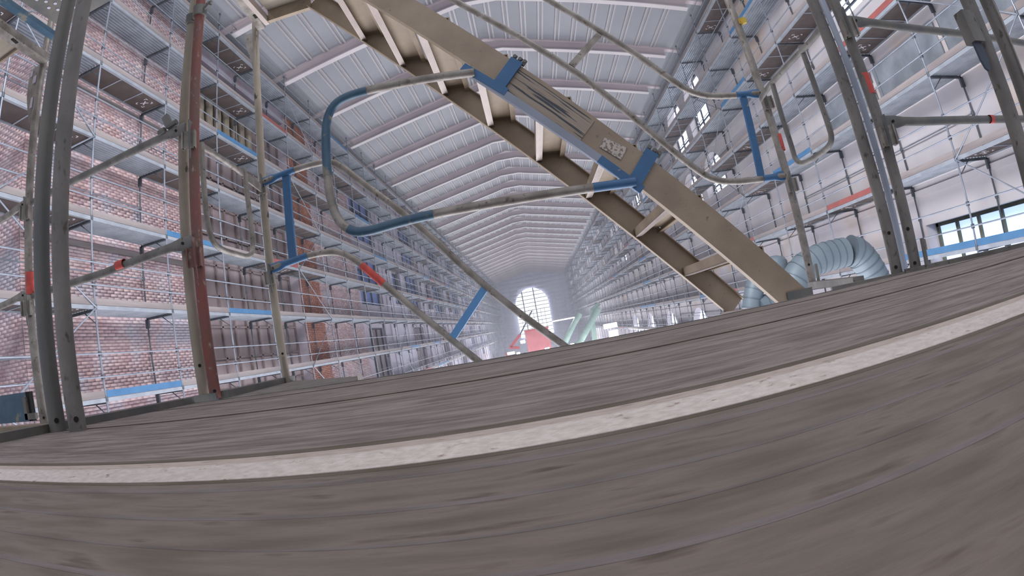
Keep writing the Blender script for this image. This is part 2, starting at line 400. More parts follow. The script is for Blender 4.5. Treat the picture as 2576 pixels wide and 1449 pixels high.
me = bricks_mesh(brick_positions(7.6, 9.0, 12.0, 12.9), WL-9); me.materials.append(M['brick_red'])
bpy.data.meshes.remove(me)
# timber lintel bands that show over the brick at platform level
for z in (3.55, 7.75, 10.1):
    MB().box(WL, WL+.03, 7.4, 14.4, z, z+.14).build('stone_band', M['toeboard'], left)
lw = MB(); ops = []
ops.append((14.4, 22.2, -1.6, 11.6))
wall_blocks(lw, WL-.6, WL, 14.4, 22.2, FLOOR_Z, 13.4, ops)
wins_l = [(14.4, 22.2, -1.6, 11.6)]
y = 31.0; k = 0; lops = []
while y < 146:
    if k % 2 == 0: lops.append((y+.4, y+5.2, 3.1, 6.6)); lops.append((y+.4, y+5.2, 7.4, 10.6)); lops.append((y+.9, y+4.6, -3.5, 1.6))
    else: lops.append((y+2.2, y+4.6, 3.4, 6.0))
    y += 6.2; k += 1
wall_blocks(lw, WL-.6, WL, 31, 148, FLOOR_Z, 13.4, lops)
lw.build('plaster_face', M['plaster_l'], left)
pw = MB()
for i in range(9):
    pw.box(WL, WL+.1, 36.6+i*12.4, 42.9+i*12.4, -4, 13.2) if i < 9 and 42.9+i*12.4 < 148 else None
pwo = pw
# white plaster infill fields are proud of the grey wall; cut to keep their small windows
pwm = MB()
for i in range(9):
    a = 37.0+i*12.4
    if a+5.6 < 148: wall_blocks(pwm, WL, WL+.08, a, a+5.8, -4, 13.2, [(a+2.4, a+4.8, 3.4, 6.0)])
pwm.build('white_field', M['plaster_w'], left)
window(WL, 14.4, 22.2, -1.6, 11.6, M['brown_panel'], M['frame_brown'], 9, 12, .45, 1)
for (a, b, c, d) in lops:
    if a < 75: window(WL, a, b, c, d, M['pane_blue'] if c > 3 else M['brown_panel'], M['frame_dark'], 3 if b-a > 3 else 2, 3, .4, 1)
fr = MB()
for (a, b, c, d) in lops:
    if a >= 75: fr.box(WL-.45, WL-.4, a, b, c, d)
fr.build('far_panes', M['pane_blue'], left)
# balusters / short columns standing in the upper niche of the recess
for i in range(7):
    m = MB().tube([(WL-.15, 15.2+i*.62, 8.9), (WL-.15, 15.2+i*.62, 9.3), (WL-.15, 15.2+i*.62, 10.0), (WL-.15, 15.2+i*.62, 10.5)], [.2, .16, .15, .2], 10)
    m.build('niche_column', M['cream'], left, True)

# right wall
right = struct('wall_right')
rops = [(4.0, 11.75, -3.2, .55), (8.6, 13.2, 7.15, 9.4)]
for i in range(8):
    yc = 27.0+i*16
    rops += [(yc-1.7, yc+1.7, 8.6, 12.2), (yc+2.6, yc+6.0, 8.6, 12.2), (yc-1.7, yc+1.7, 5.2, 7.4), (yc+2.6, yc+6.0, 5.2, 7.4)]
rops += [(33, 37, -5.5, -.9), (41, 45, -5.5, -.9), (49, 53, -5.5, -.9), (57, 61, -5.5, -.9)]
rops = [o for o in rops if o[1] < 146]
rw = MB(); wall_blocks(rw, WR, WR+.7, 3, 148, FLOOR_Z, 14.2, rops); rw.build('plaster_face', M['plaster_r'], right)
for z in (-.9, 1.35, 4.75, 7.0, 8.3, 12.6):
    rb = MB()
    wall_blocks(rb, WR-.07, WR, 3, 148, z, z+.16, [o for o in rops if o[2] < z+.1 < o[3]]); rb.build('string_course', M['plaster_r'], right)
for i, (a, b, c, d) in enumerate(rops):
    hot = c > 5 or a > 30
    window(WR, a, b, c, d, M['pane_hot'] if hot else M['pane'], M['frame_olive'] if i == 0 else M['frame_dark'], 9 if i == 0 else 3, 2 if i == 0 else 4, .55, -1, arch=(d in (12.2, 7.4) or c == -5.5))
# tin sheet cladding leaning on the upper right wall (grey-blue sheets behind the scaffold)
for j, (a, b, z0, z1) in enumerate([(9, 12, 4.0, 5.3), (12.2, 15.2, 4.0, 5.3), (6, 8.8, 4.0, 5.3)]):
    MB().box(WR-.12, WR-.07, a, b, z0, z1).build('sheet_panel', M['deck_steel'], right)

# end wall, quilted insulation panels around the arched window
end = struct('wall_end')
EY = 148.0
MB().box(-12, 12, EY+.5, EY+.8, FLOOR_Z, 16).build('end_backing', M['quilt'], end)
AX0, AX1, AZ0, AZ1 = -5.0, 4.2, -3.0, 10.4
def in_arch(x, z, g=0):
    c = (AX0+AX1)/2; R_ = (AX1-AX0)/2; zc = AZ1-R_
    if z < AZ0-g or abs(x-c) > R_+g: return False
    return True if z < zc else (x-c)**2+(z-zc)**2 < (R_+g)**2
def puff(W, H, n=4):
    m = MB(); b = []
    for i in range(n+1):
        for j in range(n+1):
            u, v = i/n, j/n
            m.v.append((W*u, -.5*(16*u*(1-u)*v*(1-v))**.6*.55, H*v))
    for i in range(n):
        for j in range(n): m.f.append((i*(n+1)+j, (i+1)*(n+1)+j, (i+1)*(n+1)+j+1, i*(n+1)+j+1)); m.m.append(0)
    return m.mesh('quilt_panel', M['quilt'], True)
pm = puff(2.5, 1.12); PW, PH = 2.55, 1.16
for r in range(-6, 16):
    for c in range(-4, 5):
        x, z = c*PW-1.2, r*PH
        if z+PH > roof_z(min(EX, abs(x+PW/2)))+1: continue
        cx, cz = x+PW/2, z+PH/2
        if in_arch(cx, cz, .3): continue
        inst('quilt_panel', pm, end, (x, EY+.3, z))
win_n[0] += 1
we = struct('window_%d' % win_n[0], ((AX0+AX1)/2, EY-.3, 0))
m = MB(); R_ = (AX1-AX0)/2; zc = AZ1-R_; ring = [(-R_, AZ0), (R_, AZ0)] + [(R_*math.cos(a), zc+R_*math.sin(a)) for a in np.linspace(0, math.pi, 17)]
m.extrude([(p[0], p[1]) for p in ring], (0, 0, 0), (0, .06, 0), (1, 0, 0), (0, 0, 1)); m.build('pane', M['pane_end'], we)
def half_at(z): return R_ if z < zc else math.sqrt(max(0, R_*R_-(z-zc)**2))
for xx in (-2.35, .9):
    zt = zc+math.sqrt(R_*R_-xx*xx)
    MB().box(xx-.15, xx+.15, -.14, -.02, AZ0, zt).build('mullion', M['frame_dark'], we)
for j in range(1, 13):
    z = AZ0+j*(AZ1-AZ0)/13; h = half_at(z)
    MB().box(-h, h, -.12, -.02, z-.085, z+.085).build('glazing_bar', M['frame_dark'], we)
for xx in (-3.5, -1.2, -.1, 2.0, 3.1):
    zt = min(4.5, zc+math.sqrt(R_*R_-xx*xx)); MB().box(xx-.06, xx+.06, -.1, -.02, AZ0, zt).build('thin_mullion', M['frame_dark'], we)

# ---- dusty air of the hall
hz = bpy.data.materials.new('dust_haze'); hz.use_nodes = True; nt = hz.node_tree; nt.nodes.clear()
vo = nt.nodes.new('ShaderNodeVolumeScatter'); vo.inputs['Color'].default_value = (.86, .88, 1, 1); vo.inputs['Density'].default_value = HAZE; vo.inputs['Anisotropy'].default_value = .2
nt.links.new(vo.outputs[0], nt.nodes.new('ShaderNodeOutputMaterial').inputs['Volume'])
o = MB().box(-9.9, 10.5, 14, 147.4, FLOOR_Z+.7, 12.2).build('dust_haze', hz); tag(o, 'thin bluish dust haze filling the far hall', 'haze', kind='stuff')
hz.cycles.homogeneous_volume = True

# ================================================================== SIDE SCAFFOLDS
def deck_profile(w_):
    """corrugated underside of steel planks"""
    p = [(0, 0), (0, .06)]; p = [(0, .07), (0, 0)]
    n = 9; s = w_/n
    for i in range(n):
        x = i*s; p += [(x+.15*s, 0), (x+.25*s, .05), (x+.6*s, .05), (x+.7*s, 0)]
    p += [(w_, 0), (w_, .07)]
    return p
def scaffold(side, X, W, y0, L_, nb, zs, n_near, n_mid, far_label):
    """side -1 left wall / +1 right wall; X plane of the outer standards; W bay depth to the wall"""
    s = side
    zt, zb = zs[-1]+1.04, zs[0]-2
    # shared meshes, local origin at outer standard, y=0, z=0
    st = MB(); st.mi = 0; st.tube([(0, 0, zb), (0, 0, zt)], .0242, 8)
    st.mi = 1
    for z in zs:
        for dz in (.02, .5, 1.0): st.tube([(0, 0, z+dz-.05), (0, 0, z+dz+.05)], .045, 8)
    m_out = st.mesh('standard', [M['galv'], M['galv_dark']], True)
    st = MB(); st.mi = 1; st.tube([(0, 0, zb), (0, 0, zs[-1])], .0242, 8); st.mi = 1  # whole inner tube in the dark tone: its shade is put into the colour
    for z in zs: st.box(-.06, .06, -.03, .03, z-.3, z-.05); st.tube([(0, 0, z-1.0), (0, 0, z-.9)], .045, 8)
    m_in = st.mesh('standard', [M['galv'], M['galv_dark']], True)
    m_rail = MB().tube([(-.03*s, 0, 0), (-.03*s, L_, 0)], .019, 6).mesh('guardrail', M['galv'], True)
    m_leg = MB().tube([(0, 0, 0), (0, L_, 0)], .019, 6).mesh('ledger', M['galv'], True)
    m_tr = MB().box(0, s*W, -.03, .03, -.08, -.02).tube([(0, -.02, -.35), (s*.4, -.02, -.05)], .014, 5).mesh('transom', M['galv_dark'])
    dk = MB(); dk.extrude(deck_profile(W-.06), (s*.03, .03, -.02), (s*.03, L_-.03, -.02), (s, 0, 0), (0, 0, 1)); m_dk = dk.mesh('steel_deck', M['deck_steel'])
    dp = MB(); dp.mi = 0; dp.box(min(s*.05, s*(W-.05)), max(s*.05, s*(W-.05)), .04, L_-.04, .0, .03)
    dp.mi = 1; a, b = sorted((s*.02, s*.08)); dp.box(a, b, .03, L_-.03, -.03, .05); a, b = sorted((s*(W-.08), s*(W-.02))); dp.box(a, b, .03, L_-.03, -.03, .05)
    for q in (.33, .66): dp.box(min(0, s*W)+.05, max(0, s*W)-.05, L_*q-.02, L_*q+.02, -.02, .0)
    m_dp = dp.mesh('plywood_deck', [M['ply'], M['deck_steel']])
    mark = MB()
    cx, cy_ = s*W/2, L_-.45
    for (ax, ay) in ((-1, -1), (1, -1), (-1, 1), (1, 1)):
        mark.box(cx+ax*.2-.012, cx+ax*.2+.012, cy_+ay*.16-(.07 if ay > 0 else 0), cy_+ay*.16+(.07 if ay < 0 else 0), -.006, 0)
        mark.box(cx+ax*.2-(.08 if ax > 0 else 0), cx+ax*.2+(.08 if ax < 0 else 0), cy_+ay*.16-.012, cy_+ay*.16+.012, -.006, 0)
    mark.bar((cx-.1, cy_-.07, -.003), (cx+.1, cy_+.07, -.003), .006, .03, (0, 0, 1)).bar((cx-.1, cy_+.07, -.003), (cx+.1, cy_-.07, -.003), .006, .03, (0, 0, 1))
    m_mark = mark.mesh('printed_mark', M['white'])
    m_edge = MB().box(min(-.015*s, .02*s), max(-.015*s, .02*s), .02, L_-.02, -.04, .05).mesh('deck_edge', M['deck_steel'])
    toes = {c: MB().box(min(-.01*s, .02*s), max(-.01*s, .02*s), .03, L_-.03, .06, .21).mesh('toe_board', M[c]) for c in ('toeboard', 'toe_blue', 'toe_red')}
    br = MB().tube([(-.04*s, 0, 0), (-.04*s, L_, 2.0)], .019, 6).mesh('diagonal_brace', M['galv'], True)
    br2 = MB().tube([(-.04*s, 0, 2.0), (-.04*s, L_, 0)], .019, 6).mesh('diagonal_brace', M['galv'], True)
    rr = random.Random(11+side)
    bays = []
    for k in range(nb):
        y = y0+k*L_
        items = [('standard', m_out, (0, 0, 0)), ('standard', m_in, (s*W, 0, 0))]
        if k == nb-1: items += [('standard', m_out, (0, L_, 0)), ('standard', m_in, (s*W, L_, 0))]
        info = []
        for j, z in enumerate(zs):
            ply = rr.random() < .33
            items.append(('plywood_deck' if ply else 'steel_deck', m_dp if ply else m_dk, (0, 0, z)))
            if ply and k < 6: items.append(('printed_mark', m_mark, (0, 0, z)))
            items.append(('deck_edge', m_edge, (0, 0, z)))
            c = rr.random(); tn = 'toe_blue' if c < .09 else 'toe_red' if c < .15 else 'toeboard'
            if k < 8: tn = 'toeboard'
            if side < 0: tn = {(2, 1): 'toe_blue', (4, 5): 'toe_blue', (4, 2): 'toe_blue', (5, 3): 'toe_red', (5, 6): 'toe_red', (3, 3): 'toe_blue'}.get((k, j), tn)
            else: tn = {(2, 1): 'toe_blue', (1, 1): 'toe_blue', (4, 3): 'toe_blue', (2, 4): 'toe_red', (3, 2): 'toe_red', (6, 2): 'toe_red', (5, 5): 'toe_blue', (4, 6): 'toe_blue', (7, 1): 'toe_red'}.get((k, j), tn)
            info.append((tn, z))
            items.append(('toe_board', toes[tn], (0, 0, z)))
            for dz in (.5, 1.0): items.append(('guardrail', m_rail, (0, 0, z+dz)))
            items.append(('transom', m_tr, (0, 0, z)))
            if (k+j*0) % 5 == 1 and z < zs[-1]: items.append(('diagonal_brace', br if j % 2 else br2, (0, 0, z)))
        # inner ledger runs
        for z in zs[1:]:
            if rr.random() < .3: items.append(('ledger', m_leg, (s*W, 0, z-.95)))
        if k < n_near+n_mid and True:
            wall = 'brick and plaster wall' if side < 0 else 'pale plaster wall'
            if k < n_near:
                blues = [t for t in info if t[0] != 'toeboard' and t[1] > -1]
                extra = ''
                if blues:
                    t = blues[0]; extra = ', one %s toe board' % ('blue' if t[0] == 'toe_blue' else 'red')
                lab = '%s scaffold bay from the near end, %s wall%s' % (ORD[k], 'left brick' if side < 0 else 'right plaster', extra)
                g = None
            else: lab = far_label[0]; g = far_label[1]
            root = thing('scaffold_bay', lab, 'scaffold', far_label[1], (X, y, 0))
            for (nm, me_, lc) in items: inst(nm, me_, root, lc)
            bays.append(root)
        else:
            # distant bays: parts a pixel wide, one mesh per bay
            key = k % 4
            if key not in farmesh[side]:
                fm = MB(); mats_ = [M['galv'], M['deck_steel'], M['toeboard'], M['galv_dark'], M['ply']]
                fm.mi = 0; fm.tube([(0, 0, zb), (0, 0, zt)], .03, 5).tube([(s*W, 0, zb), (s*W, 0, zs[-1])], .03, 5)
                for j, z in enumerate(zs):
                    fm.mi = 4 if (j+key) % 4 == 0 else 1; fm.box(min(.03*s, s*W), max(.03*s, s*W), .02, L_-.02, z-.03, z+.05)
                    fm.mi = 2; fm.box(min(-.01*s, .02*s), max(-.01*s, .02*s), .03, L_-.03, z+.06, z+.21)
                    fm.mi = 0; fm.tube([(0, 0, z+.5), (0, L_, z+.5)], .02, 4).tube([(0, 0, z+1), (0, L_, z+1)], .02, 4)
                    fm.mi = 3; fm.box(min(0, s*W), max(0, s*W), -.03, .03, z-.1, z-.03)
                    if key == 1: fm.mi = 0; fm.tube([(0, 0, z), (0, L_, z+2)], .02, 4)
                farmesh[side][key] = fm.mesh('scaffold_bay', mats_)
            o = inst('scaffold_bay', farmesh[side][key], None, (X, y, 0))
            tag(o, far_label[2], 'scaffold', far_label[3])
    return bays
ORD = ['first', 'second', 'third', 'fourth', 'fifth', 'sixth', 'seventh', 'eighth', 'ninth', 'tenth', 'eleventh', 'twelfth', 'thirteenth', 'fourteenth', 'fifteenth', 'sixteenth', 'seventeenth', 'eighteenth', 'nineteenth', 'twentieth', 'twenty-first', 'twenty-second']
farmesh = {-1: {}, 1: {}}
K0L = 2
ZL = [-2.15+2.0*k for k in range(8)]     # -2.15 ... 11.85
ZR = [-2.3+2.0*k for k in range(8)]
scaffold(-1, -9.2, .95, 8.55-2.87*2, 2.87, 50, ZL, 22, 0,
         ('galvanised scaffold bay along the middle stretch of the left wall', 'scaffold bays along the left wall',
          'distant scaffold bay on the far part of the left wall', 'distant scaffold bays on the left'))
scaffold(1, 9.75, 1.15, 8.78-3.07*2, 3.07, 46, ZR, 22, 0,
         ('galvanised scaffold bay along the middle stretch of the right wall', 'scaffold bays along the right wall',
          'distant scaffold bay on the far part of the right wall', 'distant scaffold bays on the right'))

# ================================================================== NEAR SCAFFOLD TOWER
DZ = -.082
# ---- deck
deck = thing('work_platform', 'brown dusty timber platform filling the foreground, bright metal edge strip across it', 'platform', loc=(0, .8, DZ))
def D(mb, name, m, smooth=False, parent=deck, off=(0, .8, DZ)):
    o = mb.build(name, m, parent, smooth); o.location = (-off[0], -off[1], -off[2]); return o
g = MB()
g.box(-1.6, 2.2, -.9, .36, DZ-.03, DZ)
for i in range(22):     # fine anti-slip ridges, worn away towards the left
    y = -.14+i*.0165; x0_ = .03+.05*math.sin(i*2.1)+(.10 if i > 13 else 0)+max(0, i-15)*.05
    g.quad_prism([(x0_, y+.003, DZ-.001), (2.2, y, DZ-.001), (2.2, y+.008, DZ-.001), (x0_, y+.005, DZ-.001), (x0_, y+.003, DZ-.0002), (2.2, y+.002, DZ+.0022), (2.2, y+.006, DZ+.0022), (x0_, y+.005, DZ-.0002)])
o = D(g, 'near_board', M['wood_near']); o['label'] = 'near brown board with fine ridges'
D(MB().box(-1.42, 1.9, .437, .957, DZ-.03, DZ), 'deck_board', M['wood'])
D(MB().box(-1.36, 1.85, .964, 1.40, DZ-.03, DZ+.0005), 'deck_board', M['wood'])
D(MB().box(-1.36, 1.85, 1.406, 1.63, DZ-.03, DZ), 'deck_board', M['wood'])
for (ya, nm) in ((.9605, 'seam'), (1.403, 'seam')):
    D(MB().bar((-1.36, ya, DZ+.0006), (1.85, ya, DZ+.0006), .008, .0022, (0, 1, 0)), nm, M['dirt'])
D(MB().bar((-1.45, .452, DZ+.0004), (2.0, .452, DZ+.0004), .028, .0012, (0, 1, 0)), 'dirt_line', M['dirt2'])
D(MB().bar((-1.5, .352, DZ+.0001), (2.2, .352, DZ+.0001), .010, .0003, (0, 1, 0)), 'dirt_line', M['dirt2'])
for (ya, wa) in ((.325, .012), (.255, .007), (.205, .003), (.165, .006)):
    D(MB().bar((-1.5, ya, DZ+.0001), (2.2, ya, DZ+.0001), wa, .0002, (0, 1, 0)), 'worn_line', M['wornline'])
s = MB(); s.extrude([(.357, -.02), (.357, .0008), (.362, .0020), (.383, .0072), (.386, .0076), (.386, -.02)], (-1.5, 0, DZ), (2.2, 0, DZ), (0, 1, 0), (0, 0, 1))
s2 = MB(); s2.extrude([(.386, -.02), (.386, .0074), (.390, .0064), (.428, .0042), (.432, .0026), (.432, -.02)], (-1.5, 0, DZ), (2.2, 0, DZ), (0, 1, 0), (0, 0, 1)); D(s2, 'strip_flange', M['alu_dim'])
o = D(s, 'edge_strip', M['alu']); o['label'] = 'bright dusty aluminium edge strip'
s = MB(); s.box(-1.36, 1.85, 1.63, 1.645, DZ-.06, DZ+.002); D(s, 'edge_profile', M['steel_dirty'])
# ---- rims (transoms carrying the deck) left and right
t = thing('deck_transom', 'dark grey steel transom under the left end of the timber platform', 'beam', loc=(-1.2, .9, DZ))
m = MB().bar((-1.225, .55, DZ+.002), (-1.305, .98, DZ+.002), .05, .04, (1, 0, 0)).bar((-1.305, .98, DZ+.002), (-1.30, 1.79, DZ+.004), .05, .04, (1, 0, 0)); D(m, 'transom_bar', M['steel_dark'], parent=t, off=(-1.2, .9, DZ))
m = MB().bar((-1.27, 1.84, DZ+.008), (-1.44, 2.80, DZ+.008), .05, .035, (1, 0, 0)); o = m.build('landing_transom', M['steel_dark']); tag(o, 'grey steel transom from the paired posts to the left rear post', 'beam')
m = MB().bar((1.12, 1.80, DZ-.002), (1.42, 1.66, DZ-.002), .05, .018, (0, 1, 0)).bar((1.40, 1.67, DZ), (2.05, 1.24, DZ), .06, .03, (0, 1, 0)); o = m.build('end_transom', M['steel_dirty']); tag(o, 'dusty rough edge beam at the right end of the timber platform', 'beam')
m = MB().bar((1.30, 1.86, DZ+.004), (1.60, 2.78, DZ+.004), .05, .035, (1, 0, 0)); o = m.build('landing_transom', M['steel_dirty']); tag(o, 'steel transom between the right paired posts and the right rear post', 'beam')
# ---- landing plate beyond the deck edge
t = thing('landing_plate', 'flat grey landing plate behind the timber platform, left of the stair', 'platform', loc=(-1.0, 2.2, DZ))
m = MB(); z0, z1 = DZ-.02, DZ-.003
q = [(-1.20, 1.66), (-.60, 1.66), (-.76, 2.10), (-1.42, 2.78)]
m.quad_prism([(x, y, z0) for x, y in q]+[(x, y, z1) for x, y in q]); D(m, 'plate', M['steel'], parent=t, off=(-1, 2.2, DZ))
m = MB().bar((-.598, 1.66, DZ), (-.76, 2.1, DZ), .02, .012, (1, 0, 0)); D(m, 'plate_edge', M['alu'], parent=t, off=(-1, 2.2, DZ))

# ---- standards
def standard(label, pts, r, m, holes=(), group=None, stickers=(), name='scaffold_standard'):
    base = Vector(pts[0])
    t = thing(name, label, 'post', group, base)
    P = [Vector(p)-base for p in pts]
    mb = MB().tube(P, r, 20); mb.build('tube', m, t, True)
    for hz in holes:
        to = Vector((-base.x, -base.y, 0)).normalized()
        c = Vector((0, 0, hz))+to*(r-.003)
        MB().tube([c, c+to*.006], .007, 12).build('pin_hole', M['black'], t, True)
    for (z, h, mm) in stickers:
        MB().tube([(0, 0, z), (0, 0, z+h)], r+.0012, 20, cap=False).build('sticker', mm, t, True)
    return t
def up(x, y, x2, z2, z0=DZ): return [(x, y, z0), (x2, y, z2)]
A1 = standard('dark thick scaffold post standing left of its twin on the platform edge, far left', [(-1.247, .95, DZ), (-1.238, .95, 1.25), (-1.245, .95, 2.2)], .0245, M['steel_dark'], (.03,))
A2 = standard('rust-speckled scaffold post standing right of its twin, second thick post from left', [(-1.127, .925, DZ), (-1.122, .925, 1.15), (-1.125, .925, 2.2)], .0242, M['steel_dirty'], (.03,))
A0 = standard('thin grey scaffold post behind the two thick left posts, gusset plate near its top', [(-2.545, 1.85, DZ-.6), (-2.56, 1.85, 2.6)], .0245, M['steel'], (.6, 1.65), stickers=((1.24, .12, M['red']),))
L4a = standard('mud-splattered cream scaffold post left of the rust-red post', [(-1.386, 1.86, DZ), (-1.384, 1.86, 1.1), (-1.345, 1.86, 2.3)], .0242, M['cream'], (.14, .62))
L4 = standard('rust-red painted scaffold post, right one of the left middle pair', [(-1.30, 1.82, DZ), (-1.294, 1.82, 1.1), (-1.294, 1.82, 2.2)], .0242, M['red_rust'], (.03,))
L5 = standard('cream splattered rear scaffold post carrying the left blue guardrail', [(-1.469, 2.8, DZ), (-1.475, 2.8, 1.5), (-1.505, 2.8, 2.4)], .0242, M['cream'], (.16, .02))
L6 = standard('shiny grey rear scaffold post carrying the right blue guardrail, red sticker on it', [(1.594, 2.76, DZ), (1.583, 2.76, .66), (1.565, 2.76, 2.5)], .0242, M['steel'], (.12,), stickers=((.80, .10, M['red']),))
L7 = standard('dusty scaffold post left of the red-stickered one at the right platform end', [(1.382, 1.70, DZ), (1.368, 1.70, .42), (1.379, 1.70, 2.2)], .0242, M['steel_dirty'], (.03, .16))
L8 = standard('dusty scaffold post with red sticker at the right platform end', [(1.452, 1.66, DZ), (1.45, 1.66, .66), (1.462, 1.66, 2.2)], .0235, M['steel_dirty'], (.03, .16), stickers=((.70, .09, M['red']),))
P1 = standard('thick dusty scaffold post leaning out of the top right corner', [(1.427, 1.0, DZ), (1.425, 1.0, .45), (1.446, 1.0, .8), (1.47, 1.0, 1.6)], .0245, M['steel_dirty'])
P2 = standard('grooved steel scaffold post at the right image edge', [(1.535, 1.0, DZ), (1.541, 1.0, .45), (1.549, 1.0, .7), (1.57, 1.0, 1.6)], .0245, M['steel_dirty'])
MB().box(.0, .006, -.03, -.02, .1, 1.6).build('groove_strip', M['steel'], P2)
# galvanised light tube between the right pair
m = MB().tube([(1.72, 2.05, -.6), (1.715, 2.05, 2.6)], .017, 12); o = m.build('slim_standard', M['galv'], None, True); tag(o, 'slim bright tube between the paired posts at the right', 'post')
# pegs
for (x, y, l) in ((1.545, 2.6, 'short grey peg beside the foot of the right rear post'), (1.48, 1.62, 'short grey peg right of the paired right posts')):
    o = MB().tube([(x, y, DZ-.01), (x, y, DZ+.115)], .009, 10).build('toe_board_peg', M['steel_dirty'], None, True); tag(o, l, 'peg')
o = MB().tube([(-1.372, 2.62, DZ-.01), (-1.372, 2.62, DZ+.14)], .013, 10).build('toe_board_peg', M['cream'], None, True); tag(o, 'pale peg left of the foot of the left rear post', 'peg')

# ---- wedge pockets
def pocket(parent, p, toward=(0, -1, 0), flip=1, m=None, scale=1.25):
    """p: world position of the tube axis; parent: post thing"""
    base = Vector(parent.location); c = Vector(p)-base; d = Vector(toward).normalized(); sd = Vector((d.y, -d.x, 0))*flip
    b = MB(); k = scale
    def bx(c0, a, e, h): b.bar(c0-Vector((0, 0, h/2)), c0+Vector((0, 0, h/2)), a, e, sd)
    bx(c+d*.032*k+sd*.0, .046*k, .012*k, .062*k); bx(c+d*.03*k+sd*.022*k, .006*k, .03*k, .062*k); bx(c+d*.03*k-sd*.022*k, .006*k, .03*k, .062*k)
    pk = b.build('wedge_pocket', m or M['steel'], parent)
    wd = MB(); a0 = c+d*.045*k-sd*.012*k
    wd.quad_prism([a0+Vector((0, 0, -.075*k)), a0+sd*.005+Vector((0, 0, -.075*k)), a0+sd*.005+d*.012+Vector((0, 0, -.075*k)), a0+d*.012+Vector((0, 0, -.075*k)),
                   a0+Vector((0, 0, .06*k)), a0+sd*.006+Vector((0, 0, .06*k)), a0+sd*.006+d*.03+Vector((0, 0, .06*k)), a0+d*.03+Vector((0, 0, .06*k))])
    wd.build('wedge', m or M['steel_dark'], parent)
    return pk
pocket(L4, (-1.31, 1.82, 1.00), (.35, -1, 0)); pocket(L4, (-1.305, 1.82, .485), (.35, -1, 0), m=M['red_rust'])
pocket(A0, (-2.56, 1.85, 1.0), (.5, -1, 0)); pocket(A0, (-2.56, 1.85, .485), (.5, -1, 0))
pocket(L5, (-1.472, 2.8, 1.07), (.2, -1, 0)); pocket(L5, (-1.472, 2.8, .52), (.2, -1, 0))
pocket(L6, (1.585, 2.76, 1.01), (-.2, -1, 0), -1); pocket(L6, (1.59, 2.76, .50), (-.2, -1, 0), -1)
pocket(L8, (1.455, 1.66, .90), (-.3, -1, 0), -1); pocket(L8, (1.455, 1.66, .435), (-.3, -1, 0), -1)
# big pocket with a dark hanging wedge at the upper right post
b = MB().bar((-.058, -.02, 1.02-DZ-.42), (-.058, -.02, .52-DZ+.06), .03, .05, (0, 1, 0)); 
b = MB().quad_prism([(-.085, -.03, .60), (-.03, -.03, .60), (-.03, .01, .60), (-.085, .01, .60), (-.085, -.03, .70), (-.03, -.03, .70), (-.03, .01, .70), (-.085, .01, .70)]); b.build('wedge_pocket', M['steel_dirty'], P1)
b = MB().extrude([(-.082, .60), (-.078, .545), (-.070, .52), (-.058, .512), (-.046, .52), (-.040, .545), (-.042, .60), (-.06, .615)], (0, -.02, 0), (0, -.012, 0), (1, 0, 0), (0, 0, 1)); b.build('wedge', M['frame_dark'], P1)
# coupler at the top of the left middle pair, and the levered bolt above its rail
cp_ = thing('swivel_coupler', 'dirty ring coupler clamped round the rust-red post at the top edge', 'coupler', loc=(-1.294, 1.82, 1.70))
m = MB().tube([(0, 0, -.028), (0, 0, .028)], .036, 16).tube([(-.07, .03, -.025), (-.07, .03, .025)], .03, 14); m.build('coupler_ring', M['steel_dark'], cp_, True)
MB().tube([(.03, -.01, 0), (.085, -.03, .012)], .008, 8).tube([(.06, -.02, .006), (.072, -.025, .009)], .016, 6).build('bolt', M['steel_dark'], cp_, True)
lv = thing('hook_bolt', 'dirty levered hook bolt sitting on the upper left side rail', 'bolt', loc=(-1.42, 1.80, 1.10))
MB().bar((-.03, 0, .07), (.0, 0, .01), .02, .035, (0, 1, 0)).build('lever', M['steel_dirty'], lv)
MB().tube([(-.055, -.01, -.012), (-.02, -.01, -.005)], .016, 8).tube([(-.01, 0, .01), (.04, 0, .02)], .014, 8).build('bolt_head', M['steel_dark'], lv, True)

# ---- straight guardrails with flattened ends
def rail(label, pts, r, m, ends=(), sticker=None, flatlen=.10, smat=None, group=None):
    base = Vector(pts[0]); t = thing('guardrail', label, 'railing', group, base)
    P = [Vector(p)-base for p in pts]
    a, b = P[0], P[-1]; d = (b-a).normalized(); Lr = (b-a).length
    path = [a, a+d*flatlen*.7, a+d*flatlen*1.2] + [p for p in P[1:-1]] + [b-d*flatlen*1.2, b-d*flatlen*.7, b]
    fl = {}
    if 0 in ends: fl[0] = (.005, r*1.45); fl[1] = (.006, r*1.45)
    n = len(path)
    if 1 in ends: fl[n-1] = (.005, r*1.45); fl[n-2] = (.006, r*1.45)
    # u axis of the tube frame is horizontal-perpendicular: ring radius (ru horizontal, rw vertical)
    MB().tube(path, r, 16, flat=fl).build('tube', m, t, True)
    if 0 in ends: c = a+d*.05; MB().tube([c+Vector((0, -.012, 0)), c+Vector((0, -.003, 0))], .006, 10).build('rivet_hole', M['black'], t, True)
    if sticker: 
        q, ln = sticker; c = a.lerp(b, q); MB().tube([c-d*ln/2, c+d*ln/2], r+.0012, 16, cap=False).build('sticker', smat or M['red'], t, True)
    return t
rail('upper grey tube rail at left, from the rust-red post to the thin post', [(-1.33, 1.80, 1.075), (-1.9, 1.84, 1.07), (-2.52, 1.86, 1.062)], .0192, M['steel_dirty'], (0,))
rail('lower grey tube rail at left with a red sticker', [(-1.30, 1.79, .557), (-1.9, 1.84, .545), (-2.53, 1.86, .548)], .0192, M['steel_dirty'], (0,), sticker=(.37, .055))
rail('upper rail end leaving the left image edge behind the thin post', [(-2.58, 1.86, 1.078), (-2.8, 1.88, 1.07), (-3.6, 1.9, 1.04)], .0192, M['steel'], (0,))
